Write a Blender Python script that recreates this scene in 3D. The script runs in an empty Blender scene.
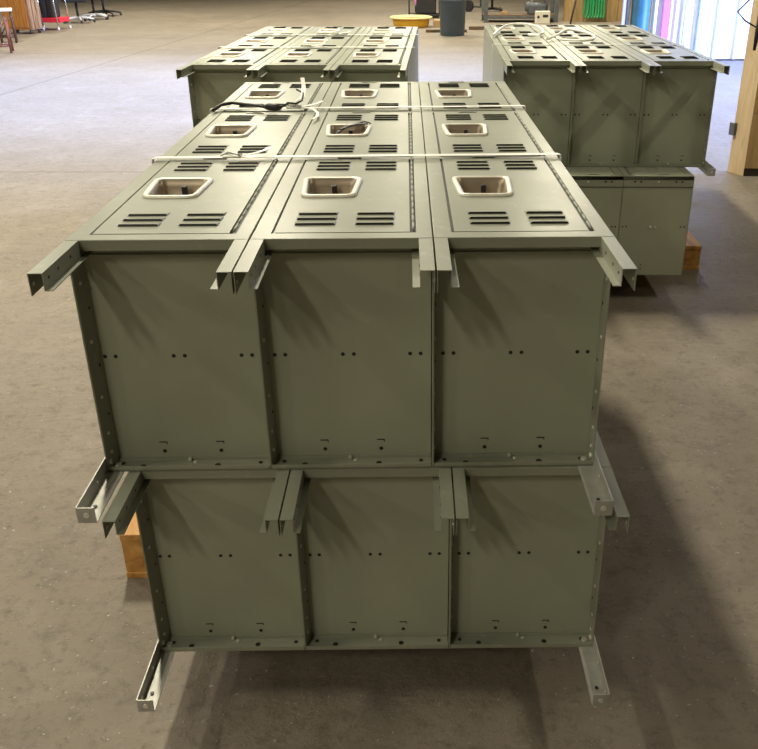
import bpy, bmesh, math, random
from mathutils import Vector, Matrix
random.seed(7)
PI = math.pi
S = bpy.context.scene
COL = S.collection

# ------------------------------------------------------------------ materials
def newmat(name):
    m = bpy.data.materials.new(name); m.use_nodes = True
    nt = m.node_tree; b = nt.nodes['Principled BSDF']
    return m, nt, b

def simple(name, col, rough=.5, metal=0., var=0., scale=8., bump=0., emis=None, spec=None):
    m, nt, b = newmat(name)
    b.inputs['Base Color'].default_value = (*col, 1)
    b.inputs['Roughness'].default_value = rough
    b.inputs['Metallic'].default_value = metal
    if spec is not None: b.inputs['Specular IOR Level'].default_value = spec
    tc = nt.nodes.new('ShaderNodeTexCoord')
    n = nt.nodes.new('ShaderNodeTexNoise'); n.inputs['Scale'].default_value = scale
    n.inputs['Detail'].default_value = 6
    nt.links.new(tc.outputs['Object'], n.inputs['Vector'])
    if var:
        r = nt.nodes.new('ShaderNodeValToRGB')
        r.color_ramp.elements[0].position = .3; r.color_ramp.elements[1].position = .7
        r.color_ramp.elements[0].color = (*[c*(1-var) for c in col], 1)
        r.color_ramp.elements[1].color = (*[min(1, c*(1+var)) for c in col], 1)
        nt.links.new(n.outputs['Fac'], r.inputs['Fac'])
        nt.links.new(r.outputs['Color'], b.inputs['Base Color'])
    if bump:
        bp = nt.nodes.new('ShaderNodeBump'); bp.inputs['Strength'].default_value = bump
        bp.inputs['Distance'].default_value = .02
        nt.links.new(n.outputs['Fac'], bp.inputs['Height'])
        nt.links.new(bp.outputs['Normal'], b.inputs['Normal'])
    if emis:
        b.inputs['Emission Color'].default_value = (*emis[:3], 1)
        b.inputs['Emission Strength'].default_value = emis[3]
    return m

def paint_mat(name, col, rough, scuff=.5):
    """enamelled sheet steel with faint dust, scuffs and an uneven gloss"""
    m, nt, b = newmat(name); N, L = nt.nodes, nt.links
    b.inputs['Specular IOR Level'].default_value = .38
    tc = N.new('ShaderNodeTexCoord')
    n1 = N.new('ShaderNodeTexNoise'); n1.inputs['Scale'].default_value = 3.5; n1.inputs['Detail'].default_value = 5
    n2 = N.new('ShaderNodeTexNoise'); n2.inputs['Scale'].default_value = 26; n2.inputs['Detail'].default_value = 8
    n2.inputs['Roughness'].default_value = .7
    for n in (n1, n2): L.new(tc.outputs['Object'], n.inputs['Vector'])
    r = N.new('ShaderNodeValToRGB')
    r.color_ramp.elements[0].position = .3; r.color_ramp.elements[1].position = .75
    r.color_ramp.elements[0].color = (*[c*.9 for c in col], 1)
    r.color_ramp.elements[1].color = (*[c*1.1 for c in col], 1)
    L.new(n1.outputs['Fac'], r.inputs['Fac'])
    r2 = N.new('ShaderNodeValToRGB')
    r2.color_ramp.elements[0].position = .56; r2.color_ramp.elements[1].position = .74
    r2.color_ramp.elements[0].color = (0, 0, 0, 1); r2.color_ramp.elements[1].color = (scuff, scuff, scuff, 1)
    L.new(n2.outputs['Fac'], r2.inputs['Fac'])
    mx = N.new('ShaderNodeMixRGB'); mx.inputs['Color2'].default_value = (.46, .44, .38, 1)
    L.new(r2.outputs['Color'], mx.inputs['Fac']); L.new(r.outputs['Color'], mx.inputs['Color1'])
    L.new(mx.outputs['Color'], b.inputs['Base Color'])
    mr = N.new('ShaderNodeMapRange'); mr.inputs['To Min'].default_value = rough-.09; mr.inputs['To Max'].default_value = rough+.12
    L.new(n1.outputs['Fac'], mr.inputs['Value']); L.new(mr.outputs['Result'], b.inputs['Roughness'])
    bp = N.new('ShaderNodeBump'); bp.inputs['Strength'].default_value = .12; bp.inputs['Distance'].default_value = .02
    L.new(n1.outputs['Fac'], bp.inputs['Height']); L.new(bp.outputs['Normal'], b.inputs['Normal'])
    return m

def wood_mat(name, c1, c2, rough=.6, axis='X', scale=6.):
    m, nt, b = newmat(name); N, L = nt.nodes, nt.links
    tc = N.new('ShaderNodeTexCoord'); mp = N.new('ShaderNodeMapping')
    mp.inputs['Scale'].default_value = {'X': (.12, 1, 1), 'Y': (1, .12, 1), 'Z': (1, 1, .12)}[axis]
    n = N.new('ShaderNodeTexNoise'); n.inputs['Scale'].default_value = scale*5; n.inputs['Detail'].default_value = 7
    n.inputs['Distortion'].default_value = .6
    L.new(tc.outputs['Object'], mp.inputs['Vector']); L.new(mp.outputs['Vector'], n.inputs['Vector'])
    r = N.new('ShaderNodeValToRGB')
    r.color_ramp.elements[0].position = .35; r.color_ramp.elements[1].position = .65
    r.color_ramp.elements[0].color = (*c1, 1); r.color_ramp.elements[1].color = (*c2, 1)
    L.new(n.outputs['Fac'], r.inputs['Fac']); L.new(r.outputs['Color'], b.inputs['Base Color'])
    b.inputs['Roughness'].default_value = rough
    bp = N.new('ShaderNodeBump'); bp.inputs['Strength'].default_value = .15; bp.inputs['Distance'].default_value = .01
    L.new(n.outputs['Fac'], bp.inputs['Height']); L.new(bp.outputs['Normal'], b.inputs['Normal'])
    return m

def floor_mat():
    m, nt, b = newmat('concrete_floor'); N, L = nt.nodes, nt.links
    tc = N.new('ShaderNodeTexCoord')
    def noise(sc, det=6, rg=.6, dist=0., stretch=None):
        n = N.new('ShaderNodeTexNoise'); n.inputs['Scale'].default_value = sc
        n.inputs['Detail'].default_value = det; n.inputs['Roughness'].default_value = rg
        n.inputs['Distortion'].default_value = dist
        if stretch:
            mp = N.new('ShaderNodeMapping'); mp.inputs['Scale'].default_value = stretch
            mp.inputs['Rotation'].default_value = (0, 0, .12)
            L.new(tc.outputs['Object'], mp.inputs['Vector']); L.new(mp.outputs['Vector'], n.inputs['Vector'])
        else: L.new(tc.outputs['Object'], n.inputs['Vector'])
        return n
    big = noise(.55, 5); mid = noise(3.2, 8, .65, .5); fine = noise(34, 8, .75); pit = noise(15, 10, .8, .4); spk = noise(70, 4, .6); scr = noise(5, 6, .7, .3, (.35, 2.6, 1))
    r = N.new('ShaderNodeValToRGB'); e = r.color_ramp.elements
    e[0].position = .28; e[0].color = (.165, .136, .105, 1); e[1].position = .74; e[1].color = (.31, .265, .21, 1)
    mm = N.new('ShaderNodeMixRGB'); mm.inputs['Fac'].default_value = .5
    L.new(big.outputs['Fac'], mm.inputs['Color1']); L.new(mid.outputs['Fac'], mm.inputs['Color2'])
    L.new(mm.outputs['Color'], r.inputs['Fac'])
    def overlay(prev, src, lo, hi, colr, fac):
        rr = N.new('ShaderNodeValToRGB'); rr.color_ramp.elements[0].position = lo; rr.color_ramp.elements[1].position = hi
        rr.color_ramp.elements[0].color = (0, 0, 0, 1); rr.color_ramp.elements[1].color = (fac, fac, fac, 1)
        L.new(src, rr.inputs['Fac'])
        mx = N.new('ShaderNodeMixRGB'); mx.inputs['Color2'].default_value = (*colr, 1)
        L.new(rr.outputs['Color'], mx.inputs['Fac']); L.new(prev, mx.inputs['Color1'])
        return mx.outputs['Color']
    c = overlay(r.outputs['Color'], scr.outputs['Fac'], .53, .68, (.30, .265, .22), .4)
    c = overlay(c, fine.outputs['Fac'], .55, .68, (.055, .042, .03), .55)
    c = overlay(c, mid.outputs['Fac'], .56, .72, (.30, .265, .225), .5)
    c = overlay(c, pit.outputs['Fac'], .50, .66, (.085, .066, .048), .55)
    c = overlay(c, spk.outputs['Fac'], .66, .70, (.55, .50, .43), .8)
    # saw-cut joints: lines y = a + s x  and x = a + s y
    sx = N.new('ShaderNodeSeparateXYZ'); L.new(tc.outputs['Object'], sx.inputs['Vector'])
    def joint(prev, main, other, a, s, w):
        m1 = N.new('ShaderNodeMath'); m1.operation = 'MULTIPLY_ADD'; m1.inputs[1].default_value = s; m1.inputs[2].default_value = a
        L.new(other, m1.inputs[0])
        m2 = N.new('ShaderNodeMath'); m2.operation = 'SUBTRACT'; L.new(main, m2.inputs[0]); L.new(m1.outputs[0], m2.inputs[1])
        m3 = N.new('ShaderNodeMath'); m3.operation = 'ABSOLUTE'; L.new(m2.outputs[0], m3.inputs[0])
        m4 = N.new('ShaderNodeMath'); m4.operation = 'LESS_THAN'; m4.inputs[1].default_value = w; L.new(m3.outputs[0], m4.inputs[0])
        m5 = N.new('ShaderNodeMath'); m5.operation = 'MULTIPLY'; m5.inputs[1].default_value = .75; L.new(m4.outputs[0], m5.inputs[0])
        mx = N.new('ShaderNodeMixRGB'); mx.inputs['Color2'].default_value = (.07, .055, .045, 1)
        L.new(m5.outputs[0], mx.inputs['Fac']); L.new(prev, mx.inputs['Color1'])
        return mx.outputs['Color']
    c = joint(c, sx.outputs['Y'], sx.outputs['X'], 4.94, -.02, .009)
    c = joint(c, sx.outputs['X'], sx.outputs['Y'], -4.67, .097, .012)
    c = joint(c, sx.outputs['Y'], sx.outputs['X'], 12.5, -.02, .014)
    L.new(c, b.inputs['Base Color'])
    mr = N.new('ShaderNodeMapRange'); mr.inputs['To Min'].default_value = .42; mr.inputs['To Max'].default_value = .72
    L.new(mid.outputs['Fac'], mr.inputs['Value']); L.new(mr.outputs['Result'], b.inputs['Roughness'])
    bp = N.new('ShaderNodeBump'); bp.inputs['Strength'].default_value = .6; bp.inputs['Distance'].default_value = .012
    L.new(fine.outputs['Fac'], bp.inputs['Height']); L.new(bp.outputs['Normal'], b.inputs['Normal'])
    return m

M = dict(
    paint=paint_mat('grey_green_enamel', (.285, .297, .23), .36),
    panel=paint_mat('grey_green_sheet', (.34, .36, .272), .5, .2),
    galv=simple('galvanised_steel', (.46, .46, .42), .5, .35, .12, 30, .05),
    dark=simple('dark_opening_shade', (.012, .012, .011), .45),  # near-black put on solid faces as the shade of holes, louvres and gaps
    cup=simple('nickel_cup_brown_reflection', (.40, .33, .25), .4, .5, .1, 20),  # brown reflection of the surroundings is put into the nickel colour
    cuprim=simple('nickel_cup_rim', (.80, .76, .66), .42, .2, .05, 20),
    latch=simple('black_latch', (.012, .012, .012), .6),
    rivet_and_lit_hole=simple('bright_rivet_and_lit_hole', (.8, .78, .72), .3, .6),  # real rivets, and discs coloured as light showing through flange holes
    plate=simple('number_plate_metal', (.30, .30, .27), .3, .7, .1, 60),
    strap=simple('white_strapping', (.88, .86, .80), .4, 0, .06, 20),
    blackcord=simple('black_cord', (.012, .012, .012), .45),
    pallet=wood_mat('pallet_timber', (.42, .19, .045), (.66, .36, .10), .65, 'Y'),
    chest=wood_mat('varnished_oak', (.34, .13, .025), (.52, .22, .045), .4, 'Z'),
    slat=wood_mat('brown_slats', (.20, .11, .06), (.42, .27, .16), .5, 'Z'),
    redwood=wood_mat('reddish_wood', (.13, .035, .018), (.22, .07, .035), .4, 'Z'),
    darkwood=wood_mat('dark_wood', (.06, .025, .014), (.11, .05, .028), .4, 'Z'),
    cream=simple('cream_seat', (.75, .70, .58), .5, 0, .05),
    red=simple('red_plastic', (.72, .03, .05), .4, 0, .08),
    chrome=simple('chrome_tube', (.8, .8, .8), .18, .95),
    black=simple('black_plastic', (.016, .016, .017), .5, 0, .2),
    blackfab=simple('black_fabric', (.02, .021, .024), .85, 0, .3, 60),
    white=simple('white_plastic', (.78, .78, .76), .4, 0, .04),
    yellow=simple('yellow_plastic', (.78, .43, .03), .45, 0, .08),
    yellowrim=simple('pale_yellow_rim', (.85, .68, .30), .45, 0, .1),
    bin=simple('blue_grey_plastic', (.075, .105, .135), .5, 0, .1),
    plank=wood_mat('weathered_plank', (.10, .065, .04), (.2, .14, .09), .8, 'X'),
    plank2=wood_mat('tan_plank', (.35, .22, .10), (.5, .34, .17), .8, 'X'),
    ply=wood_mat('old_plywood', (.36, .23, .09), (.50, .34, .15), .6, 'Z', 3),
    plyedge=wood_mat('pale_board', (.55, .40, .22), (.68, .52, .32), .65, 'Z'),
    grime=simple('grime_black', (.03, .022, .015), .8, 0, .4, 20),
    teal=simple('teal_paint', (.015, .12, .19), .5, 0, .25, 4),
    pink=simple('magenta_panel', (.62, .16, .50), .5, 0, .1),
    aqua=simple('pale_aqua_panel', (.45, .72, .75), .5, 0, .05),
    lilac=simple('lilac_grey_panel', (.42, .40, .5), .5, 0, .05),
    whitemetal=simple('white_corrugated_metal', (.82, .83, .84), .4, 0, .05, 3),
    green=simple('green_hose', (.02, .30, .10), .4, 0, .2, 20),
    steel=simple('grey_painted_steel', (.12, .13, .14), .45, .3, .15),
    wallpaint=simple('block_wall', (.22, .2, .16), .8, 0, .15, 2),
    roof=simple('roof_deck', (.16, .15, .13), .8, 0, .1, 2),
    floor=floor_mat(),
)

# ------------------------------------------------------------------ mesh builder
class MB:
    def __init__(s): s.bm = bmesh.new(); s.mats = []
    def mi(s, m):
        if m is None: return 0
        if m not in s.mats: s.mats.append(m)
        return s.mats.index(m)
    def face(s, pts, m=None, smooth=False):
        f = s.bm.faces.new([s.bm.verts.new(p) for p in pts]); f.material_index = s.mi(m); f.smooth = smooth
        return s
    def box(s, a, b, m=None, mat=None, bev=0.):
        xs, ys, zs = zip(a, b)
        vs = []
        for x in (min(xs), max(xs)):
            for y in (min(ys), max(ys)):
                for z in (min(zs), max(zs)):
                    p = Vector((x, y, z)); vs.append(s.bm.verts.new(mat @ p if mat else p))
        k = s.mi(m); fs = []
        for q in ((0,1,3,2),(4,6,7,5),(0,4,5,1),(2,3,7,6),(0,2,6,4),(1,5,7,3)):
            f = s.bm.faces.new([vs[i] for i in q]); f.material_index = k; fs.append(f)
        if bev:
            ed = list({e for f in fs for e in f.edges})
            r = bmesh.ops.bevel(s.bm, geom=ed, offset=bev, segments=2, affect='EDGES', profile=.6)
            for f in r['faces']: f.material_index = k
        return s
    def prism(s, prof, y0, y1, m=None, mat=None, cap=True):
        """profile of (x,z) points extruded along y"""
        k = s.mi(m); T = mat or Matrix()
        A = [s.bm.verts.new(T @ Vector((x, y0, z))) for x, z in prof]
        B = [s.bm.verts.new(T @ Vector((x, y1, z))) for x, z in prof]
        n = len(prof)
        for i in range(n):
            j = (i+1) % n
            f = s.bm.faces.new((A[i], A[j], B[j], B[i])); f.material_index = k
        if cap:
            f = s.bm.faces.new(A[::-1]); f.material_index = k
            f = s.bm.faces.new(B); f.material_index = k
        return s
    def sheet(s, path, y0, y1, t, m=None, mat=None):
        """thin folded sheet: open (x,z) path thickened by t, extruded along y"""
        P = [Vector(p) for p in path]; off = []
        for i, p in enumerate(P):
            d = []
            if i: d.append((p-P[i-1]).normalized())
            if i < len(P)-1: d.append((P[i+1]-p).normalized())
            ns = [Vector((-q.y, q.x)) for q in d]
            n = sum(ns, Vector((0, 0)))
            n = n.normalized()/max(.4, n.normalized().dot(ns[0]))
            off.append(p+n*t)
        prof = [tuple(p) for p in P]+[tuple(p) for p in off[::-1]]
        return s.prism(prof, y0, y1, m, mat)
    def rod(s, a, b, r, m=None, n=10, r2=None, cap=True):
        a, b = Vector(a), Vector(b); d = (b-a).normalized()
        u = d.orthogonal().normalized(); v = d.cross(u); k = s.mi(m); r2 = r if r2 is None else r2
        A = [s.bm.verts.new(a+(u*math.cos(t)+v*math.sin(t))*r) for t in [2*PI*i/n for i in range(n)]]
        B = [s.bm.verts.new(b+(u*math.cos(t)+v*math.sin(t))*r2) for t in [2*PI*i/n for i in range(n)]]
        for i in range(n):
            j = (i+1) % n
            f = s.bm.faces.new((A[i], A[j], B[j], B[i])); f.material_index = k; f.smooth = True
        if cap:
            f = s.bm.faces.new(A[::-1]); f.material_index = k
            f = s.bm.faces.new(B); f.material_index = k
        return s
    def tube(s, pts, r, m=None, n=8):
        pts = [Vector(p) for p in pts]; k = s.mi(m); rings = []
        u = (pts[1]-pts[0]).orthogonal().normalized()
        for i, p in enumerate(pts):
            d = ((pts[min(i+1, len(pts)-1)]-pts[max(i-1, 0)])).normalized()
            u = (u-d*u.dot(d)).normalized(); v = d.cross(u)
            rr = r[i] if isinstance(r, (list, tuple)) else r
            rings.append([s.bm.verts.new(p+(u*math.cos(t)+v*math.sin(t))*rr) for t in [2*PI*q/n for q in range(n)]])
        for A, B in zip(rings, rings[1:]):
            for i in range(n):
                j = (i+1) % n
                f = s.bm.faces.new((A[i], A[j], B[j], B[i])); f.material_index = k; f.smooth = True
        for R_, rev in ((rings[0], 1), (rings[-1], 0)):
            f = s.bm.faces.new(R_[::-1] if rev else R_); f.material_index = k
        return s
    def lathe(s, prof, m=None, n=32, c=(0, 0, 0)):
        k = s.mi(m); rings = []
        for r, z in prof:
            rings.append([s.bm.verts.new((c[0]+r*math.cos(2*PI*i/n), c[1]+r*math.sin(2*PI*i/n), c[2]+z)) for i in range(n)])
        for A, B in zip(rings, rings[1:]):
            for i in range(n):
                j = (i+1) % n
                f = s.bm.faces.new((A[i], A[j], B[j], B[i])); f.material_index = k; f.smooth = True
        for R_, rev in ((rings[0], 1), (rings[-1], 0)):
            f = s.bm.faces.new(R_[::-1] if rev else R_); f.material_index = k
        return s
    def ribbon(s, pts, w, t, side=Vector((0, 1, 0)), m=None):
        """flat band along pts, width w along side, thickness t"""
        pts = [Vector(p) for p in pts]; k = s.mi(m); rings = []
        for i, p in enumerate(pts):
            d = (pts[min(i+1, len(pts)-1)]-pts[max(i-1, 0)]).normalized()
            sd = side(i) if callable(side) else side
            sd = (sd-d*sd.dot(d)).normalized(); n = d.cross(sd)
            rings.append([s.bm.verts.new(p+sd*a*w/2+n*b*t/2) for a, b in ((-1,-1),(1,-1),(1,1),(-1,1))])
        for A, B in zip(rings, rings[1:]):
            for i in range(4):
                j = (i+1) % 4
                f = s.bm.faces.new((A[i], A[j], B[j], B[i])); f.material_index = k; f.smooth = False
        for R_, rev in ((rings[0], 1), (rings[-1], 0)):
            f = s.bm.faces.new(R_[::-1] if rev else R_); f.material_index = k
        return s
    def build(s, name, m, parent=None, loc=None, bevel=0.):
        if m is not None:
            if m in s.mats:
                pass
            s.mats = s.mats or [m]
        bmesh.ops.recalc_face_normals(s.bm, faces=s.bm.faces)
        me = bpy.data.meshes.new(name); s.bm.to_mesh(me); s.bm.free()
        for mm in s.mats: me.materials.append(mm)
        o = bpy.data.objects.new(name, me); COL.objects.link(o)
        if parent: o.parent = parent
        if loc: o.location = loc
        if bevel:
            b = o.modifiers.new('bevel', 'BEVEL'); b.width = bevel; b.segments = 2; b.limit_method = 'ANGLE'
        return o

def tag(o, label, cat, group=None, kind=None):
    o['label'] = label; o['category'] = cat
    if group: o['group'] = group
    if kind: o['kind'] = kind
    return o
def empty(name, loc=(0, 0, 0), rz=0.):
    o = bpy.data.objects.new(name, None); COL.objects.link(o); o.empty_display_size = .05
    o.location = loc; o.rotation_euler = (0, 0, rz); return o
def struct(o): o['kind'] = 'structure'; return o
def copy_tree(o, parent=None):
    c = o.copy(); COL.objects.link(c)
    if parent: c.parent = parent
    for ch in [x for x in bpy.data.objects if x.parent == o]: copy_tree(ch, c)
    return c

# ------------------------------------------------------------------ locker bank (lying on its back, doors up)
W, L, D = .9144, 1.8288, .4505
CW = W/3
ST = .031                      # stile width
REC = .038                     # how far the foot panel sits back

def bank(with_plate=True):
    root = empty('locker_bank')
    P = M['paint']
    # front frames, one per column
    for i in range(3):
        x0, x1 = i*CW+.0012, (i+1)*CW-.0012
        b = MB()
        zt = D
        # two stiles
        b.box((x0, 0, zt-.018), (x0+ST, L, zt), P); b.box((x1-ST+.004, 0, zt-.018), (x1, L, zt), P)
        # cross rails (bottom, two middle, top)
        b.box((x0, -.0005, zt-.0185), (x1, .031, zt+.0006), P)
        for k in (1, 2): b.box((x0+ST*.8, k*.609-.012, zt-.016), (x1-ST*.8, k*.609+.012, zt-.0008), P)
        b.box((x0, L-.031, zt-.0185), (x1, L+.0005, zt+.0006), P)
        b.build('front_frame', P, root, bevel=.0012)
    # doors
    proto = None
    for i in range(3):
        for k in range(3):
            if proto is None:
                # door in local coordinates: origin at left/near corner of opening
                dw, dl = CW-.0024-2*ST+.004, .609-.0275
                d = empty('door') if False else None
                g = .0055
                b = MB()
                zt = .0012
                # door sheet with a hole for the cup: built from strips
                cx0n, cx1n, cx0f, cx1f = .036, .122, .027, .130   # cup hole near/far edges
                cy0, cy1 = .236, .368
                th = .014
                xa, xb, ya, yb = g, dw-g-.004, .002, dl-.003
                top = [((xa, ya), (xb, ya), (xb, cy0), (xa, cy0)),
                       ((xa, cy1), (xb, cy1), (xb, yb), (xa, yb)),
                       ((xa, cy0), (cx0n, cy0), (cx0f, cy1), (xa, cy1)),
                       ((cx1n, cy0), (xb, cy0), (xb, cy1), (cx1f, cy1))]
                for q in top: b.face([(x, y, zt) for x, y in q], P)
                for a_, c_ in (((xa, ya), (xb, ya)), ((xb, ya), (xb, yb)), ((xb, yb), (xa, yb)), ((xa, yb), (xa, ya))):
                    b.face([(*a_, zt), (*c_, zt), (*c_, zt-th), (*a_, zt-th)], P)
                hc = ((cx0n, cy0), (cx1n, cy0), (cx1f, cy1), (cx0f, cy1))
                for a_, c_ in zip(hc, hc[1:]+hc[:1]):
                    b.face([(*a_, zt), (*c_, zt), (*c_, zt-th), (*a_, zt-th)], P)
                # louvres: pressed hoods, foot end closed by a face coloured dark as shade
                for ys in ((.044, .076, .108), (.455, .487, .519)):
                    for y in ys:
                        for xs in ((.034, .107), (.139, .209)):
                            a_, c_ = xs; h = .0038; w_ = .022
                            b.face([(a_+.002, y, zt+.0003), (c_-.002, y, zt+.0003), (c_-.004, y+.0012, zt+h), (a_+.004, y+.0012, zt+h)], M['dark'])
                            b.face([(a_+.004, y+.0006, zt+h), (c_-.004, y+.0006, zt+h), (c_, y+w_, zt+.0002), (a_, y+w_, zt+.0002)], P)
                            b.face([(a_, y+w_, zt+.0002), (a_+.004, y+.0006, zt+h), (a_+.001, y, zt+.0002)], P)
                            b.face([(c_, y+w_, zt+.0002), (c_-.001, y, zt+.0002), (c_-.004, y+.0006, zt+h)], P)
                door = b.build('door', P, root)
                # cup: sloping hexagonal recess with a raised rolled rim
                c = MB(); n = 6
                def loop(inset, z):
                    pts = [(cx0n-inset, cy0-inset), (cx1n+inset, cy0-inset), (cx1f+inset, cy1+inset), (cx0f-inset, cy1+inset)]
                    out = []; rr = .016+inset*.6
                    for q in range(4):
                        p = Vector(pts[q]); a_ = (Vector(pts[q-1])-p).normalized(); e_ = (Vector(pts[(q+1) % 4])-p).normalized()
                        for s_ in range(n+1):
                            t = s_/n; p0 = p+a_*rr; p2 = p+e_*rr
                            v = p0*(1-t)**2+p*2*t*(1-t)+p2*t*t
                            out.append((v.x, v.y, z))
                    return out
                loops = [(.010, zt+.0004), (.0095, zt+.0045), (.004, zt+.0058), (-.001, zt+.0035), (-.004, zt-.012), (-.011, zt-.036), (-.014, zt-.040)]
                rings = [[c.bm.verts.new(p) for p in loop(*l)] for l in loops]
                kr, ki = c.mi(M['cuprim']), c.mi(M['cup'])
                for q, (A, B) in enumerate(zip(rings, rings[1:])):
                    for s_ in range(len(A)):
                        j = (s_+1) % len(A)
                        f = c.bm.faces.new((A[s_], A[j], B[j], B[s_])); f.smooth = True; f.material_index = kr if q < 3 else ki
                f = c.bm.faces.new(rings[-1]); f.material_index = ki
                cup = c.build('handle_cup', M['cup'], door)
                l = MB(); l.box((.0775, .337, zt-.040), (.0875, .350, zt-.005), M['latch'], bev=.0015)
                l.box((.074, .280, zt-.040), (.092, .330, zt-.034), M['latch'])
                l.build('latch', M['latch'], door)
                h = MB()
                for q in range(13):
                    h.rod((dw-.0035, .012+q*.043, .0010), (dw-.0035, .012+q*.043+.0424, .0010), .0024, P, 8)
                h.box((dw-.0095, .006, -.012), (dw+.002, .57, -.006), M['dark'])  # dark strips put in as the shade of the door gaps
                h.box((-.002, .002, -.012), (g-.0005, .57, -.004), M['dark'])
                h.build('hinge_and_gap_shade', P, door)
                proto = door; dd = door
            else:
                dd = copy_tree(proto, root)
            dd.location = (i*CW+.0012+ST-.001, .0300+k*.609-(.018 if k else 0)+(.0 if k else 0), D)
            if with_plate and k == 0:
                b = MB(); b.box((.075, .569, .0016), (.127, .5805, .0032), M['plate'])
                b.rod((.080, .5748, .0030), (.080, .5748, .0042), .002, M['rivet_and_lit_hole'], 8); b.rod((.122, .5748, .0030), (.122, .5748, .0042), .002, M['rivet_and_lit_hole'], 8)
                b.build('number_plate', M['plate'], dd)
    # foot panels, head panels
    for i in range(3):
        x0, x1 = i*CW+.0025, (i+1)*CW-.0025
        b = MB(); y = REC
        b.box((x0, y, .003), (x1, y+.0015, D-.019), M['panel'])
        b.box((x0, y-.004, D-.040), (x1, y, D-.036), M['panel'])
        zr = .222
        for fx in (.017, .036, .140, .160, .262, .281):
            b.rod((x0+fx, y+.0005, zr), (x0+fx, y-.0006, zr), .0036, M['dark'], 12)
        for fx in (.098, .205):
            b.rod((x0+fx, y+.0005, .023), (x0+fx, y-.0006, .023), .0038, M['dark'], 12)
            b.box((x0+fx-.008, y-.0006, .0415), (x0+fx+.007, y+.0002, .0435), M['dark'])
            b.box((x0+fx+.0055, y-.0006, .0375), (x0+fx+.007, y+.0002, .0435), M['dark'])
        b.build('foot_panel', M['panel'], root)
    for i in range(3):
        x0, x1 = i*CW+.0015, (i+1)*CW-.0015
        b = MB(); y = L-.004
        b.box((x0, y-.0015, .002), (x1, y, D-.019), M['panel'])
        b.box((x0, y-.001, D-.046), (x1, y+.0045, D-.0005), P)
        b.box((x0, y-.001, D-.050), (x1, y+.0006, D-.046), M['dark'])
        for fx in (.05, .076, .152, .228, .254):
            b.rod((x0+fx, y, D-.024), (x0+fx, y+.0064 if fx == .152 else y+.0051, D-.024), .0045, M['rivet_and_lit_hole'] if fx == .152 else M['dark'], 10)
        zr = .225
        for fx in (.016, .032, .272, .288): b.rod((x0+fx, y-.001, zr), (x0+fx, y+.0008, zr), .0036, M['dark'], 10)
        for fx in (.143, .165): b.rod((x0+fx, y-.001, zr), (x0+fx, y+.003, zr), .0055, M['rivet_and_lit_hole'], 10)
        for fz in (.03, .048): b.rod((x0+.19, y-.001, fz), (x0+.19, y+.0008, fz), .003, M['dark'], 10)
        b.build('head_panel', M['panel'], root)
    # sides and partitions (with added shading wedge and light-spot discs near the foot end)
    for j in range(4):
        x = j*CW
        b = MB(); xs = x if j == 0 else (x-.0016 if j == 3 else x-.0008)
        b.box((xs, .001, .0005), (xs+.0016, L-.002, D-.0185), P)
        sgn = {0: 1, 1: 1, 2: 1, 3: -1}[j]
        xf = xs+(.0016 if sgn > 0 else 0)
        # added wedge at the foot edge, slanted so the strip stays in shade
        wd = {0: .012, 1: .009, 2: .005, 3: .003}[j]
        vs_ = [(xf, .0015), (xf+sgn*.0012, .0015), (xf+sgn*wd, REC-.001), (xf, REC-.001)]
        A = [b.bm.verts.new((x_, y_, .0045)) for x_, y_ in vs_]; B = [b.bm.verts.new((x_, y_, D-.03)) for x_, y_ in vs_]
        for q in range(4): b.bm.faces.new((A[q], A[(q+1) % 4], B[(q+1) % 4], B[q]))
        b.bm.faces.new(A[::-1]); b.bm.faces.new(B)
        for z in (.035, .075, .15, .26, .37):  # bright discs stand for floor light seen through flange holes
            xa = xf; xb = xf+sgn*(wd*.5+.0018)
            b.rod((xa, .018, z), (xb, .018, z), .0036, M['rivet_and_lit_hole'], 10)
        for z in (.11, .21, .32):
            b.rod((xf, .029, z), (xf+sgn*(wd*.75+.0012), .029, z), .003, M['dark'], 8)
        if j == 3:
            b.rod((xs+.0016, .02, .2), (xs+.004, .02, .2), .004, M['rivet_and_lit_hole'], 10)
        b.build('side_panel' if j in (0, 3) else 'partition', P, root)
    # back sheet (underside) and rails with bolts
    b = MB()
    b.box((.002, .002, 0), (W-.002, L-.002, .0015), P)
    b.build('back_panel', P, root)
    for i in range(3):
        b = MB(); x0, x1 = i*CW+.003, (i+1)*CW-.003
        # folded rail: flat flange on the back sheet plus upturned lip on the foot panel
        b.box((x0, .001, .0015), (x1, REC, .004), P)
        b.box((x0, REC-.004, .004), (x1, REC, .010), P)
        b.box((x0, .001, .0015), (x1, .0025, .011), P)
        for fx, fy in ((.06, .014), (.2, .016)): b.rod((x0+fx, fy, .003), (x0+fx, fy, .0048), .0055, M['dark'], 10)
        for fx, fy in ((.02, .024), (.28, .022), (.155, .027)): b.rod((x0+fx, fy, .003), (x0+fx, fy, .0055), .004, M['dark'] if fx != .155 else M['rivet_and_lit_hole'], 10)
        b.rod((x0+.145, REC-.010, .009), (x0+.145, REC-.004, .009), .0035, M['rivet_and_lit_hole'], 10)
        b.build('back_rail', P, root)
    # front legs: hat channels continuing the stiles, two per column
    LL = .161
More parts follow.
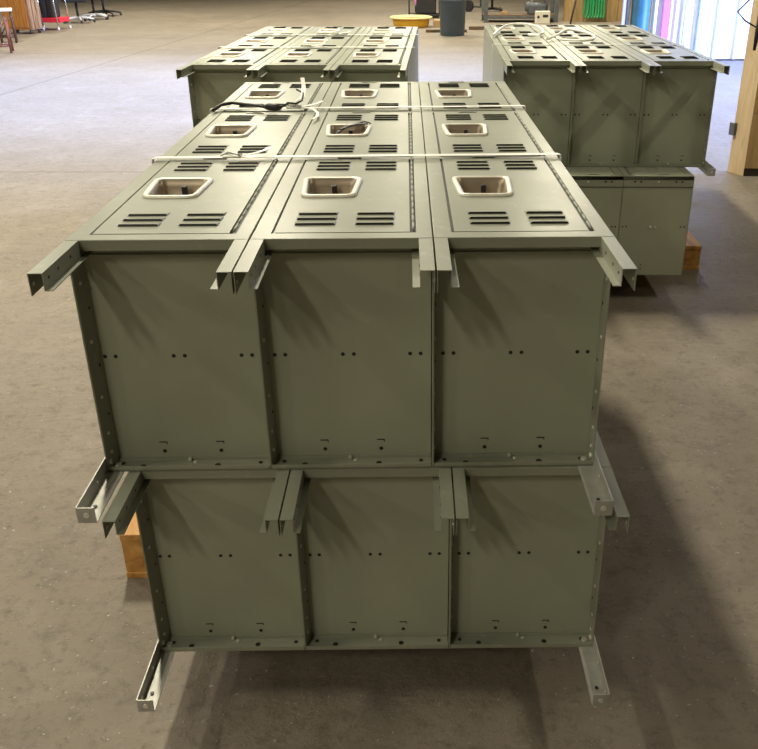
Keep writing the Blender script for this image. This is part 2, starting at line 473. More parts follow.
    for i in range(3):
        for side in (1, -1):
            xo = i*CW+.0015 if side > 0 else (i+1)*CW-.0015
            T = Matrix.Translation((xo, 0, D)) @ Matrix.Diagonal((side, 1, 1, 1))
            b = MB(); t = .0014
            path = [(0, -.036), (0, 0), (.0225, 0), (.0225, -.027), (.034, -.027)]
            b.sheet([(x, z) for x, z in path], -LL, -.0006, -t, P, T)
            # short tongue inside the frame
            b.sheet([(0, -.036), (0, -.019), (.0225, -.019), (.0225, -.027), (.034, -.027)], -.0006, .028, -t, P, T)
            for y in (-.14, -.10, -.045):
                for xx in (.0225-t-.0004,):
                    b.rod(T @ Vector((.0225-t*.2, y, -.013)), T @ Vector((.0225+.0006, y, -.013)), .0026, M['dark'], 8)
            b.rod(T @ Vector((t*.5, -LL+.012, -.020)), T @ Vector((t+.0008, -LL+.012, -.020)), .0032, M['rivet_and_lit_hole'], 8)
            b.build('front_leg', P, root)
    # rear legs: open channels with a closed drilled end plate at the outer corners
    for side in (1, -1):
        xo = -.0005 if side > 0 else W+.0005
        T = Matrix.Translation((xo, 0, 0)) @ Matrix.Diagonal((side, 1, 1, 1))
        b = MB(); t = .0022
        b.sheet([(0, .030), (0, .0005), (.030, .0005)], -.158, .05, -t, M['galv'], T)
        b.box((0, -.160, .0005), (.030, -.158, .030), M['galv'], T)
        b.rod(T @ Vector((.015, -.1585, .015)), T @ Vector((.015, -.1612, .015)), .0050, M['rivet_and_lit_hole'], 12)
        b.rod(T @ Vector((.014, -.115, .002)), T @ Vector((.014, -.115, .0040)), .0035, M['dark'], 10)
        b.rod(T @ Vector((t, -.14, .016)), T @ Vector((t+.0012, -.14, .016)), .0032, M['rivet_and_lit_hole'], 10)
        b.rod(T @ Vector((t, -.06, .016)), T @ Vector((t+.0012, -.06, .016)), .0032, M['rivet_and_lit_hole'], 10)
        b.rod(T @ Vector((.016, .018, .002)), T @ Vector((.016, .018, .0075)), .0065, M['rivet_and_lit_hole'], 6)
        b.rod(T @ Vector((t, .012, .017)), T @ Vector((t+.005, .012, .017)), .0060, M['rivet_and_lit_hole'], 6)
        b.build('rear_leg', M['galv'], root)
    return root

GR = 'grey-green steel locker banks lying on their backs'
B0 = bank()
PH = .138
def place(o, x, y, z, rz, label):
    o.location = (x, y, z); o.rotation_euler = (0, 0, rz)
    tag(o, label, 'locker bank', GR); return o
place(B0, 0, 0, PH+D+.0015, 0, 'grey-green steel locker bank lying door side up, upper one of the nearest stack')
place(copy_tree(B0), .036, .006, PH, -.008, 'grey-green steel locker bank directly on the pallet, lower one of the nearest stack')
LX, LY, LR = -.343, 2.438, -.037
RX, RY, RR = .983, 2.534, -.033
P2 = .126
place(copy_tree(B0), LX, LY, P2+D+.0015, LR, 'upper locker bank of the far left stack, strapped, front legs toward us')
place(copy_tree(B0), LX+.01, LY+.02, P2, LR, 'lower locker bank of the far left stack, mostly hidden behind nearest lockers')
UR = place(copy_tree(B0), RX, RY, P2+D+.0015, RR, 'upper locker bank of the far right stack with loose white straps on top')
rl_rz = PI-.036
place(copy_tree(B0), .893+W*math.cos(rl_rz+PI)-L*math.sin(rl_rz+PI), 2.375+W*math.sin(rl_rz+PI)+L*math.cos(rl_rz+PI), P2, rl_rz,
      'lower locker bank of the far right stack, turned so its flat head end faces us')

# ------------------------------------------------------------------ wooden pallets
def pallet(x0, y0, wx, wy, h, rz, label):
    root = empty('wooden_pallet', (x0, y0, 0), rz)
    tag(root, label, 'pallet', 'wooden pallets under the locker stacks')
    hb = .018
    for k in range(3):
        b = MB(); y = [0, wy/2-.05, wy-.10][k]
        b.box((0, y, hb), (wx, y+.10, h-hb), M['pallet'], bev=.003); b.build('stringer', M['pallet'], root)
    n = 7; bw = .088
    for k in range(n):
        b = MB(); x = k*(wx-bw)/(n-1)+(.014 if k == 1 else 0)
        b.box((x, -.004, h-hb+.0003), (x+bw, wy+.004, h), M['pallet'], bev=.002); b.build('deck_board', M['pallet'], root)
    for k in range(3):
        b = MB(); x = k*(wx-.1)/2
        b.box((x, -.004, 0), (x+.1, wy+.004, hb-.0003), M['pallet'], bev=.002); b.build('bottom_board', M['pallet'], root)
    return root
pallet(-.172, .425, 1.055, 1.06, PH-.0005, 0, 'amber wood pallet under the nearest stack, one corner sticking out at its left')
pallet(LX+.02, LY+.40, .86, 1.06, P2-.0005, LR, 'wooden pallet hidden beneath the far left locker stack')
pallet(.93, 2.81, 1.10, 1.04, P2-.0005, -.036, 'wood pallet under the far right stack, brown corner showing at its right')

# ------------------------------------------------------------------ strapping
ZT = PH+2*D+.0015
def strap_loop(x0, y0, x1, y1, ztop, zbot, label, name='strapping_band', low=0., buckle=None, w=.019):
    root = empty(name, ((x0+x1)/2, (y0+y1)/2, zbot))
    tag(root, label, 'strap', 'white plastic bands around the lockers')
    o = Vector(root.location)
    A, B = Vector((x0, y0, 0)), Vector((x1, y1, 0)); d = (B-A).normalized(); side = Vector((-d.y, d.x, 0))
    e = .0035; zt = ztop+.0075
    def P(p, z): return Vector((p.x, p.y, z))-o
    ao, bo = A-d*e, B+d*e
    pts = [P(ao, zbot+.01), P(ao, (zbot+ztop)/2), P(ao, zt-.006), P(ao+d*.001, zt-.0015), P(A+d*.003, zt)]
    for k in range(1, 12): pts.append(P(A.lerp(B, k/12), zt))
    pts += [P(B-d*.003, zt), P(bo-d*.001, zt-.0015), P(bo, zt-.006), P(bo, (zbot+ztop)/2+.09), P(bo+d*low, (zbot+ztop)/2+.05), P(bo+d*low, zbot+.01)]
    b = MB(); b.ribbon(pts, w, .0012, side, M['strap']); b.build('band', M['strap'], root)
    if buckle is not None:
        c = A.lerp(B, buckle); c = P(c, zt)
        b = MB()
        b.box((c.x-.020, c.y-.009, c.z+.0008), (c.x+.020, c.y+.009, c.z+.003), M['galv'])
        b.tube([(c.x-.024, c.y-.008, c.z+.004), (c.x-.010, c.y+.012, c.z+.009), (c.x+.014, c.y-.010, c.z+.008), (c.x+.026, c.y+.010, c.z+.005)], .0016, M['galv'], 6)
        b.tube([(c.x+.022, c.y-.010, c.z+.004), (c.x+.004, c.y+.011, c.z+.006), (c.x-.022, c.y+.012, c.z+.004)], .0016, M['galv'], 6)
        b.build('wire_buckle', M['galv'], root)
        # loose tail curling off the buckle
        t = MB()
        tp = [(c.x+.02, c.y+.002, c.z+.004), (c.x+.035, c.y-.010, c.z+.007), (c.x+.055, c.y-.004, c.z+.010), (c.x+.072, c.y+.015, c.z+.012), (c.x+.080, c.y+.045, c.z+.013)]
        t.ribbon(tp, .011, .001, Vector((.5, -.8, 0)), M['strap']); t.build('loose_tail', M['strap'], root)
    return root
strap_loop(-.0005, .588, W+.0005, .606, ZT, .03, 'white strap across the nearest stack between its first and second door rows', buckle=.19, low=.043)
sb = strap_loop(-.0005, 1.236, W+.0005, 1.268, ZT, .03, 'white strap across the nearest stack between its second and third door rows', buckle=.26, low=.043)
# upright tail at the far strap
b = MB(); tz = ZT-.03
b.ribbon([(-.225, .005, tz+.012), (-.215, -.012, tz+.020), (-.195, .03, tz+.035), (-.198, .09, tz+.055), (-.204, .12, tz+.075)], .012, .001, Vector((1, .2, 0)), M['strap'])
b.build('loose_tail', M['strap'], sb)
b = MB()
b.ribbon([(-.19, -.02, tz+.012), (-.16, -.05, tz+.012), (-.142, -.10, tz+.0105), (-.138, -.16, tz+.0095), (-.148, -.20, tz+.0095)], .008, .001, Vector((.9, .3, 0)), M['strap'])
b.build('loose_tail', M['strap'], sb)

def lx(o, r, x, y):    # stack local -> world
    return (o[0]+x*math.cos(r)-y*math.sin(r), o[1]+x*math.sin(r)+y*math.cos(r))
ZF = P2+2*D+.0015
for yy, txt, bk in ((.62, 'white strap across the far left stack, nearer one of its two', .45), (1.25, 'white strap across the far left stack, farther one of its two', .52)):
    a_ = lx((LX, LY), LR, -.0005, yy); c_ = lx((LX, LY), LR, W+.0005+.01, yy)
    strap_loop(*a_, *c_, ZF, .03, txt, buckle=bk, w=.02)
a_ = lx((RX, RY), RR, -.012, .62); c_ = lx((RX, RY), RR, W+.0005, .62)
strap_loop(*a_, *c_, ZF, .47, 'thin white strap across the far right stack beneath the loose loops', w=.010)

def loop_strap(pts, label, r=.0055):
    ws = []
    for x, y, z in pts:
        wx, wy = lx((RX, RY), RR, x, y); ws.append(Vector((wx, wy, ZF+.012+z*.38)))
    # Catmull-Rom
    out = []
    for i in range(len(ws)-1):
        p0, p1, p2, p3 = ws[max(i-1, 0)], ws[i], ws[i+1], ws[min(i+2, len(ws)-1)]
        for s_ in range(6):
            t = s_/6
            out.append(.5*((2*p1)+(p2-p0)*t+(2*p0-5*p1+4*p2-p3)*t*t+(3*p1-p0-3*p2+p3)*t**3))
    out.append(ws[-1])
    b = MB(); b.tube(out, .0062, M['strap'], 8)
    return tag(b.build('loose_strap', M['strap']), label, 'strap', 'white plastic bands around the lockers')
loop_strap([(.01, .98, .006), (.05, 1.2, .03), (.12, 1.4, .06), (.22, 1.42, .065), (.29, 1.28, .04), (.27, 1.05, .012), (.20, 1.02, .01), (.25, .93, .02)],
           'loose white strap curled in an arch at far left of the right stack')
loop_strap([(.27, .78, .008), (.34, .93, .03), (.41, 1.08, .06), (.48, 1.03, .05), (.52, .88, .03), (.49, .74, .012), (.42, .70, .012), (.33, .76, .012)],
           'loose white strap curled in an arch near the middle of the right stack')

# black cords on the nearest stack
b = MB()
z = ZT+.011
b.tube([(.012, 1.20, z-.002), (.022, 1.27, z+.002), (.05, 1.30, z+.003), (.10, 1.26, z+.004), (.14, 1.225, z+.006), (.165, 1.205, z+.006)], .005, M['blackcord'])
b.tube([(.160, 1.206, z+.006), (.172, 1.200, z+.0075), (.196, 1.190, z+.0075), (.208, 1.186, z+.006)], [.006, .0105, .0105, .006], M['blackcord'], 10)  # buckle body on the black cord
b.tube([(.206, 1.187, z+.005), (.225, 1.215, z+.016), (.245, 1.235, z+.010), (.262, 1.25, z+.016), (.262, 1.30, z+.03), (.235, 1.37, z+.03)], .0028, M['blackcord'], 6)
tag(b.build('buckled_cord', M['blackcord']), 'black cord with a thick buckle lying on the nearest stack beside far strap', 'cord')
b = MB()
b.ribbon([(.385, .925, ZT-.004), (.41, .945, ZT+.010), (.44, .96, ZT+.012), (.463, .968, ZT+.012)], .012, .003, Vector((-.3, .9, 0)), M['blackcord'])
b.ribbon([(.395, .91, ZT+.008), (.42, .955, ZT+.009), (.452, 1.0, ZT+.012), (.47, .985, ZT+.010)], .008, .003, Vector((-.6, .8, 0)), M['blackcord'])
tag(b.build('black_webbing', M['blackcord']), 'short black webbing lying in the handle cup of the centre door', 'strap')

# ------------------------------------------------------------------ building shell
b = MB(); b.box((-16, -9, -.1), (9, 34, 0), M['floor']); struct(b.build('floor', M['floor']))
HZ = 5.6
b = MB()
# roof with a long skylight opening over the far bay
sk = (-8.5, 1.5, 6.0, 11.5)
b.box((-16, -9, HZ), (9, sk[2], HZ+.15), M['roof']); b.box((-16, sk[3], HZ), (9, 34, HZ+.15), M['roof'])
b.box((-16, sk[2], HZ), (sk[0], sk[3], HZ+.15), M['roof']); b.box((sk[1], sk[2], HZ), (9, sk[3], HZ+.15), M['roof'])
struct(b.build('ceiling', M['roof']))
for nm, a_, c_ in (('wall_left', (-16.15, -9, 0), (-16, 34, HZ)), ('wall_back', (-16, 34, 0), (9, 34.15, HZ)), ('wall_front', (-16, -9.15, 0), (9, -9, HZ))):
    b = MB(); b.box(a_, c_, M['wallpaint']); struct(b.build(nm, M['wallpaint']))
# right wall with a wide roll-up door opening
b = MB(); dy0, dy1, dh = 5.1, 8.6, 3.8
b.box((9, -9, 0), (9.15, dy0, HZ), M['wallpaint']); b.box((9, dy1, 0), (9.15, 34, HZ), M['wallpaint']); b.box((9, dy0, dh), (9.15, dy1, HZ), M['wallpaint'])
struct(b.build('wall_right', M['wallpaint']))

# white ribbed sheet wall in the daylight
b = MB(); wy = 11.5; prof = []; x = 3.93; k = 0
pitch = .29
while x < 8.9:
    prof += [(x, wy), (x+.028, wy-.035), (x+.052, wy-.035), (x+.08, wy)]
    x += pitch; k += 1
prof.append((8.98, wy))
for (xa, ya), (xb, yb) in zip(prof, prof[1:]):
    b.face([(xa, ya, .02), (xb, yb, .02), (xb, yb, HZ), (xa, ya, HZ)], M['whitemetal'])
b.box((3.93, wy+.001, .02), (8.98, wy+.06, HZ), M['whitemetal'])
b.box((3.93, wy-.03, 0), (8.98, wy+.06, .02), M['grime'])
wr = struct(b.build('trim_1', M['whitemetal'])) 
wr.name = 'wall_far_right'
# coloured panels standing against it
for nm, xx, w_, mt, lab in (('magenta_panel', 4.06, .105, 'pink', 'magenta upright strip at left end of the bright white ribbed wall'),
                            ('aqua_panel', 4.56, .10, 'aqua', 'pale aqua upright strip against the white ribbed wall'),
                            ('lilac_panel', 4.36, .05, 'lilac', 'thin lilac grey upright strip between magenta and aqua strips')):
    b = MB(); b.box((xx, wy-.075, 0), (xx+w_, wy-.045, 2.3), M[mt], bev=.004)
    tag(b.build(nm, M[mt]), lab, 'panel')
b = MB()
b.lathe([(.115, 0), (.125, .01), (.125, .28), (.131, .29), (.131, .31), (.125, .32), (.125, 1.6), (.11, 1.62)], M['teal'], 32)
tag(b.build('teal_column', M['teal'], loc=(3.75, 11.42, 0)), 'dark teal round column at the left end of the white wall', 'column')
b = MB(); b.box((3.50, 11.40, 0), (3.54, 11.44, 2.4), M['lilac'], bev=.003); b.box((3.56, 11.40, 0), (3.60, 11.45, 2.4), M['steel'], bev=.003)
tag(b.build('door_jamb', M['lilac']), 'narrow pale and grey jamb just left of the teal column', 'door jamb')

# ------------------------------------------------------------------ plywood post at right
post = empty('plywood_post', (2.935, 4.742, 0), math.radians(0))
tag(post, 'tan plywood clad post standing on the floor at right edge', 'post')
b = MB()
quad = [(0, 0), (.32, -.02), (.34, .22), (-.055, .135)]
inn = [(.008, .010), (.31, -.008), (.33, .21), (-.045, .13)]
def vprism(b, q, z0, z1, m):
    n = len(q); A = [b.bm.verts.new((x, y, z0)) for x, y in q]; B = [b.bm.verts.new((x, y, z1)) for x, y in q]; k = b.mi(m)
    for i in range(n):
        j = (i+1) % n; f = b.bm.faces.new((A[i], A[j], B[j], B[i])); f.material_index = k
    for R_ in (A[::-1], B): f = b.bm.faces.new(R_); f.material_index = k
vprism(b, inn, 0, HZ, M['plyedge']); b.build('core', M['plyedge'], post)
b = MB(); vprism(b, [(0, -.012), (.32, -.032), (.32, -.010), (.004, .009)], .055, .43, M['ply']); b.build('front_board', M['ply'], post, bevel=.002)
b = MB(); vprism(b, [(0, -.012), (.32, -.032), (.32, -.010), (.004, .009)], .434, HZ, M['ply']); b.build('front_board', M['ply'], post, bevel=.002)
b = MB(); vprism(b, [(.004, -.006), (.32, -.026), (.32, -.010), (.004, .008)], 0, .054, M['grime']); b.build('kick_strip', M['grime'], post)
b = MB(); vprism(b, [(0, -.012), (.004, .012), (-.052, .140), (-.066, .128)], .0, HZ, M['plyedge']); b.build('side_board', M['plyedge'], post, bevel=.002)
b = MB(); vprism(b, [(-.064, .150), (-.046, .105), (-.076, .095), (-.094, .140)], .262, .345, M['steel']); b.build('outlet_box', M['steel'], post)
b = MB()
b.tube([(2.872, 4.735, 1.45), (2.87, 4.735, 1.30), (2.80, 4.74, 1.15), (2.735, 4.75, 1.075), (2.79, 4.745, 1.022), (2.83, 4.74, 1.0), (2.865, 4.72, .98), (2.868, 4.72, .88)], .006, M['blackcord'])
b.tube([(2.868, 4.715, 1.10), (2.872, 4.712, .95), (2.87, 4.715, .84)], [.010, .016, .010], M['blackcord'])
tag(b.build('black_cable', M['blackcord']), 'bent black cable looping off the left side of the plywood post', 'cable')

b = MB(); b.box((3.26, 4.74, 0), (9, 4.90, HZ), M['ply']); struct(b.build('wall_partition', M['ply']))

# ------------------------------------------------------------------ far left furniture
# oak chest on casters
ch = empty('oak_chest', (-6.36, 15.9, 0), -.28); tag(ch, 'orange varnished oak chest on small casters at far left', 'chest')
b = MB(); b.box((-.31, -.16, .07), (.22, .16, .95), M['chest'], bev=.008); b.build('carcass', M['chest'], ch)
b = MB()
for k in range(3): b.box((-.29+k*.17, -.172, .11), (-.135+k*.17, -.16, .90), M['chest'], bev=.003)
b.build('front_panel', M['chest'], ch)
b = MB(); b.box((.22, -.16, .07), (.245, .16, .95), M['slat'])
for k in range(3): b.box((.245, -.15+k*.105, .09), (.257, -.075+k*.105, .93), M['slat'])
b.build('slatted_end', M['slat'], ch)
for x, y in ((-.27, -.12), (.2, -.12), (-.27, .12), (.2, .12)):
    b = MB(); b.rod((x-.012, y, .03), (x+.012, y, .03), .03, M['black'], 14); b.box((x-.016, y-.012, .03), (x+.016, y+.012, .072), M['steel']); b.build('caster', M['black'], ch)

def folding_frame(name, loc, rz, h, w, d, mt, lab, cat, seat=None):
    r = empty(name, loc, rz); tag(r, lab, cat)
    for sx in (-1, 1):
        b = MB(); b.rod((sx*w/2, -d/2, 0), (sx*w/2*.92, -d/2*.8, h), .016, mt, 8); b.build('leg', mt, r)
        b = MB(); b.rod((sx*w/2, d/2, 0), (sx*w/2*.92, d/2*.8, h), .016, mt, 8); b.build('leg', mt, r)
        b = MB(); b.rod((sx*w/2*.97, -d/2*.95, h*.18), (sx*w/2*.93, d/2*.84, h*.85), .011, mt, 8); b.build('brace', mt, r)
    for sy in (-1, 1):
        b = MB(); b.rod((-w/2, sy*d/2*.93, h*.2), (w/2, sy*d/2*.93, h*.2), .012, mt, 8); b.build('stretcher', mt, r)
        b = MB(); b.rod((-w/2*.97, sy*d/2*.93, h*.22), (w/2*.9, sy*d/2*.84, h*.9), .010, mt, 8); b.build('brace', mt, r)
    if seat:
        b = MB(); b.box((-w/2-.02, -d/2-.01, h), (w/2+.02, d/2+.01, h+.045), seat, bev=.012); b.build('seat', seat, r)
    return r
folding_frame('wooden_stool', (-5.98, 14.2, 0), .35, .48, .22, .24, M['darkwood'], 'dark wood stool with cream seat in front of the oak chest', 'stool', M['cream'])
folding_frame('folding_trestle', (-5.54, 12.75, 0), .3, .50, .34, .30, M['redwood'], 'reddish wood folding frame at the left edge, nearest of the furniture', 'trestle')

# red cart with chrome posts and stacked black cases
ct = empty('utility_cart', (-6.2, 16.75, 0), -.12); tag(ct, 'utility cart with red shelf and chrome legs beside the oak chest', 'cart')
b = MB(); b.box((-.29, -.2, .13), (.29, .2, .21), M['red'], bev=.01); b.build('shelf', M['red'], ct)
b = MB(); b.box((-.29, -.2, .82), (.29, .2, .90), M['red'], bev=.01); b.build('shelf', M['red'], ct)
for x, y in ((-.05, -.215), (.25, -.215), (-.27, .215), (.27, .215)):
    b = MB(); b.rod((x, y, .03), (x-.04, y, .95), .013, M['chrome'], 10); b.build('post', M['chrome'], ct)
    b = MB(); b.rod((x-.01, y, .028), (x+.01, y, .028), .028, M['white'], 12); b.build('wheel', M['white'], ct)
for k, x in enumerate((-.16, -.03, .10)):
    b = MB(); b.box((x-.06, -.14, 0), (x+.055, .14, .50), M['blackfab'], bev=.02)
    b.box((x-.02, -.15, .08), (x+.015, -.138, .42), M['black'], bev=.004)
    o = b.build('black_case', M['blackfab']); wv = Matrix.Translation((-6.2, 16.75, .211)) @ Matrix.Rotation(-.12, 4, 'Z')
    o.matrix_world = wv
    tag(o, ['leftmost', 'middle', 'rightmost'][k]+' of three upright black cases on the red cart shelf', 'case', 'black cases on the red cart')

def office_chair(loc, rz, mt, lab, seat_z=.46, R_=.31):
    r = empty('office_chair', loc, rz); tag(r, lab, 'chair', 'office chairs at far left')
    b = MB(); b.lathe([(.05, .06), (.055, .10), (.035, .12)], mt, 16)
    for k in range(5):
        a_ = 2*PI*k/5; c_, s_ = math.cos(a_), math.sin(a_)
        b.tube([(.03*c_, .03*s_, .10), (R_*.6*c_, R_*.6*s_, .088), (R_*c_, R_*s_, .062)], [.026, .020, .014], mt, 8)
    b.build('star_base', mt, r)
    for k in range(5):
        a_ = 2*PI*k/5; c_, s_ = math.cos(a_)*R_, math.sin(a_)*R_
        b = MB(); b.rod((c_-.02, s_, .026), (c_+.02, s_, .026), .026, M['black'], 12); b.rod((c_, s_, .03), (c_, s_, .065), .008, M['black'], 8); b.build('caster', M['black'], r)
    b = MB(); b.rod((0, 0, .10), (0, 0, seat_z-.04), .024, M['black'], 12); b.build('column', M['black'], r)
    b = MB(); b.box((-.24, -.23, seat_z-.03), (.24, .23, seat_z+.045), M['blackfab'], bev=.03); b.build('seat', M['blackfab'], r)
    b = MB(); b.box((-.22, .2, seat_z+.14), (.22, .25, seat_z+.62), M['blackfab'], bev=.025); b.rod((0, .14, seat_z), (0, .235, seat_z+.2), .02, mt, 8); b.build('backrest', M['blackfab'], r)
    return r
office_chair((-6.2, 18.3, 0), .2, M['white'], 'office chair with white star base right beside the red cart', .42)
office_chair((-6.12, 19.1, 0), .9, M['white'], 'white based office chair behind the other white based chair', .44)
office_chair((-6.22, 20.1, 0), .5, M['black'], 'office chair with black star base, rightmost of the chairs', .5, .36)

# ------------------------------------------------------------------ far centre
b = MB(); b.lathe([(.325, 0), (.34, .01), (.355, .10), (.365, .15)], M['yellow'], 40)
r = tag(b.build('yellow_basin', M['yellow'], loc=(.66, 17.1, 0)), 'round yellow plastic basin on the floor left of the blue-grey bin', 'basin')
b = MB(); b.lathe([(.355, .15), (.415, .155), (.42, .175), (.40, .19), (.345, .185), (.33, .13), (.05, .12)], M['yellowrim'], 40); b.build('rim', M['yellowrim'], r)
b = MB(); b.lathe([(.205, 0), (.215, .01), (.235, .56), (.25, .565), (.25, .60), (.238, .61), (.245, .78), (.262, .785), (.262, .81), (.225, .80), (.215, .12), (.02, .10)], M['bin'], 40)
r = tag(b.build('trash_bin', M['bin'], loc=(1.385, 15.3, 0)), 'tall blue-grey round trash bin between the two far locker stacks', 'trash bin')
for s_ in (-1, 1):
    b = MB(); b.box((s_*.255-.02, -.04, .66), (s_*.255+.02, .04, .74), M['bin'], bev=.008); b.build('handle', M['bin'], r)
for nm, a_, c_, rz, mt, lab in (('floor_plank', (.93, 15.85), (.75, .14, .045), .02, 'plank', 'low dark plank on floor passing behind the trash bin'),
                        ('timber_board', (1.75, 16.35), (.85, .10, .06), .02, 'plank', 'dark timber lying right of the trash bin'),
                        ('tan_board', (1.10, 16.9), (.30, .3, .13), 0, 'plank2', 'tan board block behind and right of the yellow basin')):
    b = MB(); b.box((-.0, 0, 0), (c_[0], c_[1], c_[2]), M[mt], bev=.004)
    o = b.build(nm, M[mt], loc=(a_[0], a_[1], 0)); o.rotation_euler = (0, 0, rz); tag(o, lab, 'board')
# black machine on a frame
mc = empty('black_machine', (.96, 19.5, 0)); tag(mc, 'black wheeled machine in a tube frame behind the yellow basin', 'machine')
b = MB(); b.box((-.33, -.25, .03), (.33, .25, .08), M['black'], bev=.01); b.build('base', M['black'], mc)
for x in (-.33, .33):
    b = MB(); b.rod((x, -.24, .05), (x, -.24, .95), .018, M['steel'], 8); b.build('frame_post', M['steel'], mc)
b = MB(); b.box((-.18, -.2, .08), (.26, .2, .46), M['black'], bev=.03); b.rod((-.2, -.1, .2), (.24, -.1, .2), .09, M['black'], 14); b.build('motor', M['black'], mc)
b = MB(); b.lathe([(.03, 0), (.04, .02), (.04, .10), (.012, .13)], M['pink'], 14, (-.17, -.15, .25)); b.build('canister', M['pink'], mc)

def caster_stand(name, loc, lab, hh=.9):
    r = empty(name, loc); tag(r, lab, 'stand', 'black wheeled stands at top')
    b = MB()
    for k in range(4):
        a_ = PI/4+k*PI/2; b.tube([(0, 0, .07), (.3*math.cos(a_), .3*math.sin(a_), .05)], [.03, .018], M['black'], 8)
    b.build('base', M['black'], r)
    for k in range(4):
        a_ = PI/4+k*PI/2; x, y = .3*math.cos(a_), .3*math.sin(a_)
        b = MB(); b.rod((x-.02, y, .04), (x+.02, y, .04), .04, M['black'], 12); b.build('caster', M['black'], r)
    b = MB(); b.rod((0, 0, .05), (0, 0, hh), .028, M['black'], 10); b.build('pole', M['black'], r)
    return r
caster_stand('wheeled_stand', (2.62, 21.3, 0), 'black stand on casters seen just left of the grey steel post')
# hand truck wheel + axle
ht = empty('hand_truck', (2.05, 21.2, 0)); tag(ht, 'black hand truck with one round wheel right of the trash bin', 'hand truck')
b = MB(); b.rod((-.03, 0, .13), (.03, 0, .13), .13, M['black'], 24); 
wo = b.build('wheel', M['black'], ht); wo.rotation_euler = (0, 0, .9)
b = MB(); b.rod((-.2, 0, .13), (.3, .1, .10), .02, M['steel'], 8); b.rod((-.2, 0, .13), (-.26, .1, 1.1), .02, M['steel'], 8); b.rod((.3, .1, .1), (.24, .2, 1.1), .02, M['steel'], 8); b.build('frame', M['steel'], ht)

# steel rack upright with cross bar, machine box, engine
rk = empty('steel_rack', (2.205, 18.05, 0)); tag(rk, 'grey steel rack with slim upright post behind the right stack', 'rack')
for x, y in ((0, 0), (0, .6), (1.45, 0), (1.45, .6)):
    b = MB(); b.box((x-.04, y-.03, 0), (x+.04, y+.03, 1.9), M['steel'], bev=.004); b.build('upright', M['steel'], rk)
for z in (.12, 1.2):
    b = MB(); b.box((.04, -.025, z-.05), (1.41, .025, z), M['steel'], bev=.004); b.box((.04, .575, z-.05), (1.41, .625, z), M['steel'], bev=.004); b.build('beam', M['steel'], rk)
b = MB(); b.box((-.03, -.0, .1201), (1.47, .6, .14), M['plank']); b.build('shelf', M['plank'], rk)
en = empty('engine_block', (3.25, 18.25, .141)); tag(en, 'dark grey engine on the rack behind the pale control box', 'engine')
b = MB(); b.box((-.16, -.12, 0), (.2, .2, .20), M['steel'], bev=.03); b.rod((-.22, 0, .15), (.24, 0, .15), .09, M['steel'], 16); b.build('housing', M['steel'], en)
b = MB(); b.tube([(-.1, 0, .22), (-.05, 0, .34), (.12, 0, .36), (.2, 0, .25)], .03, M['chrome'], 10); b.build('pipe', M['chrome'], en)
bx = empty('control_box', (3.33, 17.80, 0)); tag(bx, 'small pale control box with a dark label on top edge of right stack', 'box')
b = MB(); b.box((-.14, -.09, 0), (.15, .09, .235), M['cream'], bev=.012); b.build('housing', M['cream'], bx)
b = MB(); b.box((.0, -.0925, .12), (.11, -.089, .17), M['black']); b.build('display', M['black'], bx)
b = MB(); b.rod((-.09, -.089, .13), (-.09, -.10, .13), .025, M['black'], 14); b.build('knob', M['black'], bx)
b = MB(); b.box((-.06, -.05, 0), (.06, .05, .07), M['plank2'], bev=.005)
tag(b.build('wood_offcut', M['plank2'], loc=(2.60, 18.2, .141)), 'small reddish wood offcut on the rack shelf', 'wood block')

# wooden board partition with green hose
b = MB(); 
b.box((3.86, 18.3, 0), (4.02, 18.38, 2.6), M['ply'])
for k in range(7): b.box((4.02+k*.24, 18.3, 0), (4.252+k*.24, 18.35, 2.6), M['ply'], bev=.004)
struct(b.build('wall_plywood', M['ply']))
hs = empty('green_hose', (4.43, 17.86, .0)); tag(hs, 'green hose hanging in long loops against the wooden partition', 'hose')
for k in range(7):
    b = MB(); x0 = -.16+k*.052; r_ = random.uniform(-.02, .02)
    b.tube([(x0*.6+r_, .3, 1.5), (x0+r_, .30+k*.01, 1.0), (x0*1.1, .28, .5), (x0*1.2+r_, .26, .14), (x0*1.2+.03, .24, .07), (x0*1.1+.06, .26, .16), (x0*.9+.06, .30, .7), (x0*.5+.05, .33, 1.5)], .022, M['green'], 8)
    b.build('hose_loop', M['green'], hs)
b = MB(); b.rod((-.12, .37, 1.5), (.12, .37, 1.5), .03, M['steel'], 10); b.build('hook', M['steel'], hs)
b = MB(); b.rod((3.88, 17.6, .012), (4.16, 18.27, .9), .02, M['black'], 8)
tag(b.build('black_rod', M['black']), 'black rod leaning against the wooden partition left of green hose', 'rod')

# ------------------------------------------------------------------ lights
def area(name, loc, target, size, power, col, spread=PI):
    ld = bpy.data.lights.new(name, 'AREA'); ld.shape = 'RECTANGLE'; ld.size, ld.size_y = size; ld.energy = power; ld.color = col
    ld.spread = spread
    o = bpy.data.objects.new(name, ld); COL.objects.link(o); o.location = loc
    o.rotation_euler = (Vector(target)-Vector(loc)).to_track_quat('-Z', 'Y').to_euler(); return o
WARM = (1.0, .915, .70)
tube = simple('lit_lamp_tube', (1, 1, 1), .5, emis=(1, .93, .75, 6))
lamps = [(-.8, 4.0, 370), (-4.6, 4.2, 140), (4.9, .6, 85), (-1.5, 12.0, 240), (3.2, 13.0, 200), (-6.0, 12.5, 240), (-1.8, -4.8, 95), (-3.6, -6.2, 80), (-7.2, -6.4, 110), (-8, 0, 75),  # the near right-hand lamp is an added fill for the right floor
         (-2.9, 17.5, 260), (.5, 17.0, 200), (3.8, 17.5, 260), (-6.5, 20, 280), (.5, 24, 260), (-3.6, -.6, 105)]
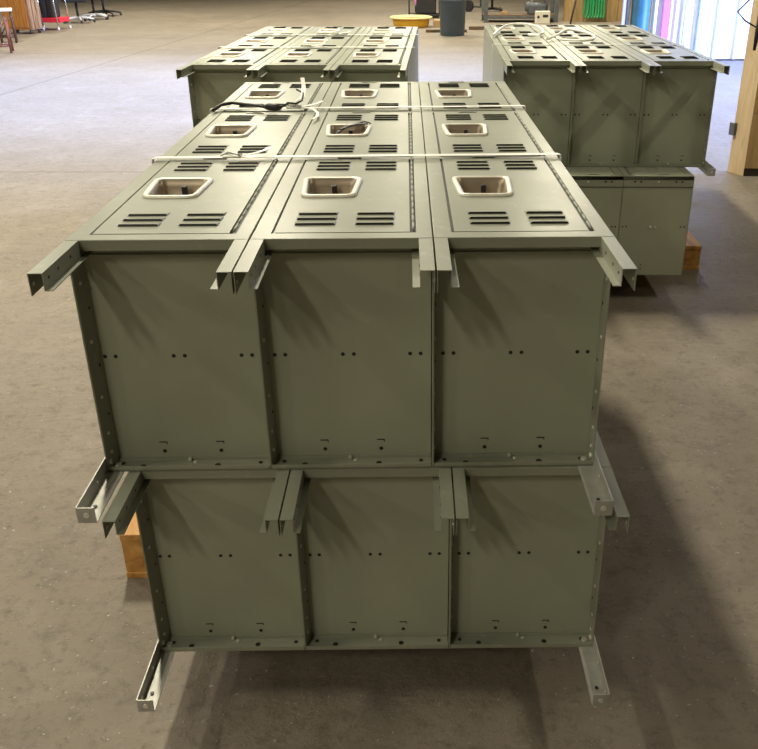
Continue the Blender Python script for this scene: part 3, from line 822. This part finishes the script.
for i, (x, y, p) in enumerate(lamps):
    r = empty('ceiling_lamp', (x, y, 5.15)); tag(r, 'suspended twin tube ceiling lamp over the warehouse floor', 'lamp', 'warehouse ceiling lamps')
    b = MB(); b.prism([(-.16, 0), (.16, 0), (.10, .07), (-.10, .07)], -.62, .62, M['white']); b.build('reflector', M['white'], r)
    for s_ in (-1, 1):
        b = MB(); b.rod((s_*.07, -.58, -.018), (s_*.07, .58, -.018), .014, tube, 10); b.build('lamp_tube', tube, r)
        b = MB(); b.rod((0, s_*.5, .07), (0, s_*.5, HZ-5.15), .006, M['steel'], 6); b.build('hanger', M['steel'], r)
    area('lamp_light', (x, y, 5.10), (x, y, 0), (.3, 1.2), p, WARM)
SKY = (.36, .50, 1.0)
area('skylight_daylight', ((sk[0]+sk[1])/2, (sk[2]+sk[3])/2, HZ+.1), ((sk[0]+sk[1])/2, (sk[2]+sk[3])/2, 0), (sk[1]-sk[0], sk[3]-sk[2]), 600, SKY, math.radians(48))
area('doorway_daylight', (8.95, 6.85, 2.0), (3.5, 8.6, .3), (3.4, 3.4), 1900, SKY, math.radians(120))

w = bpy.data.worlds.new('World'); S.world = w; w.use_nodes = True
bg = w.node_tree.nodes['Background']; bg.inputs['Color'].default_value = (.65, .78, 1, 1); bg.inputs['Strength'].default_value = .35

# ------------------------------------------------------------------ camera
cam = bpy.data.cameras.new('Camera'); co = bpy.data.objects.new('Camera', cam); COL.objects.link(co); S.camera = co
cam.sensor_fit = 'HORIZONTAL'; cam.sensor_width = 36; cam.lens = 36*879.2/758
cam.shift_x = -(429.2-379)/758; cam.shift_y = (377.2-374.5)/758
cam.clip_start = .05; cam.clip_end = 200
p, yw = math.radians(26.31), math.radians(1.38)
co.location = (.569, -1.413, 1.481)
f = Vector((math.sin(yw)*math.cos(p), math.cos(yw)*math.cos(p), -math.sin(p)))
co.rotation_euler = f.to_track_quat('-Z', 'Y').to_euler()

vs = S.view_settings; vs.view_transform = 'Standard'; vs.look = 'None'; vs.gamma = 1; vs.use_curve_mapping = False
vs.exposure = 0
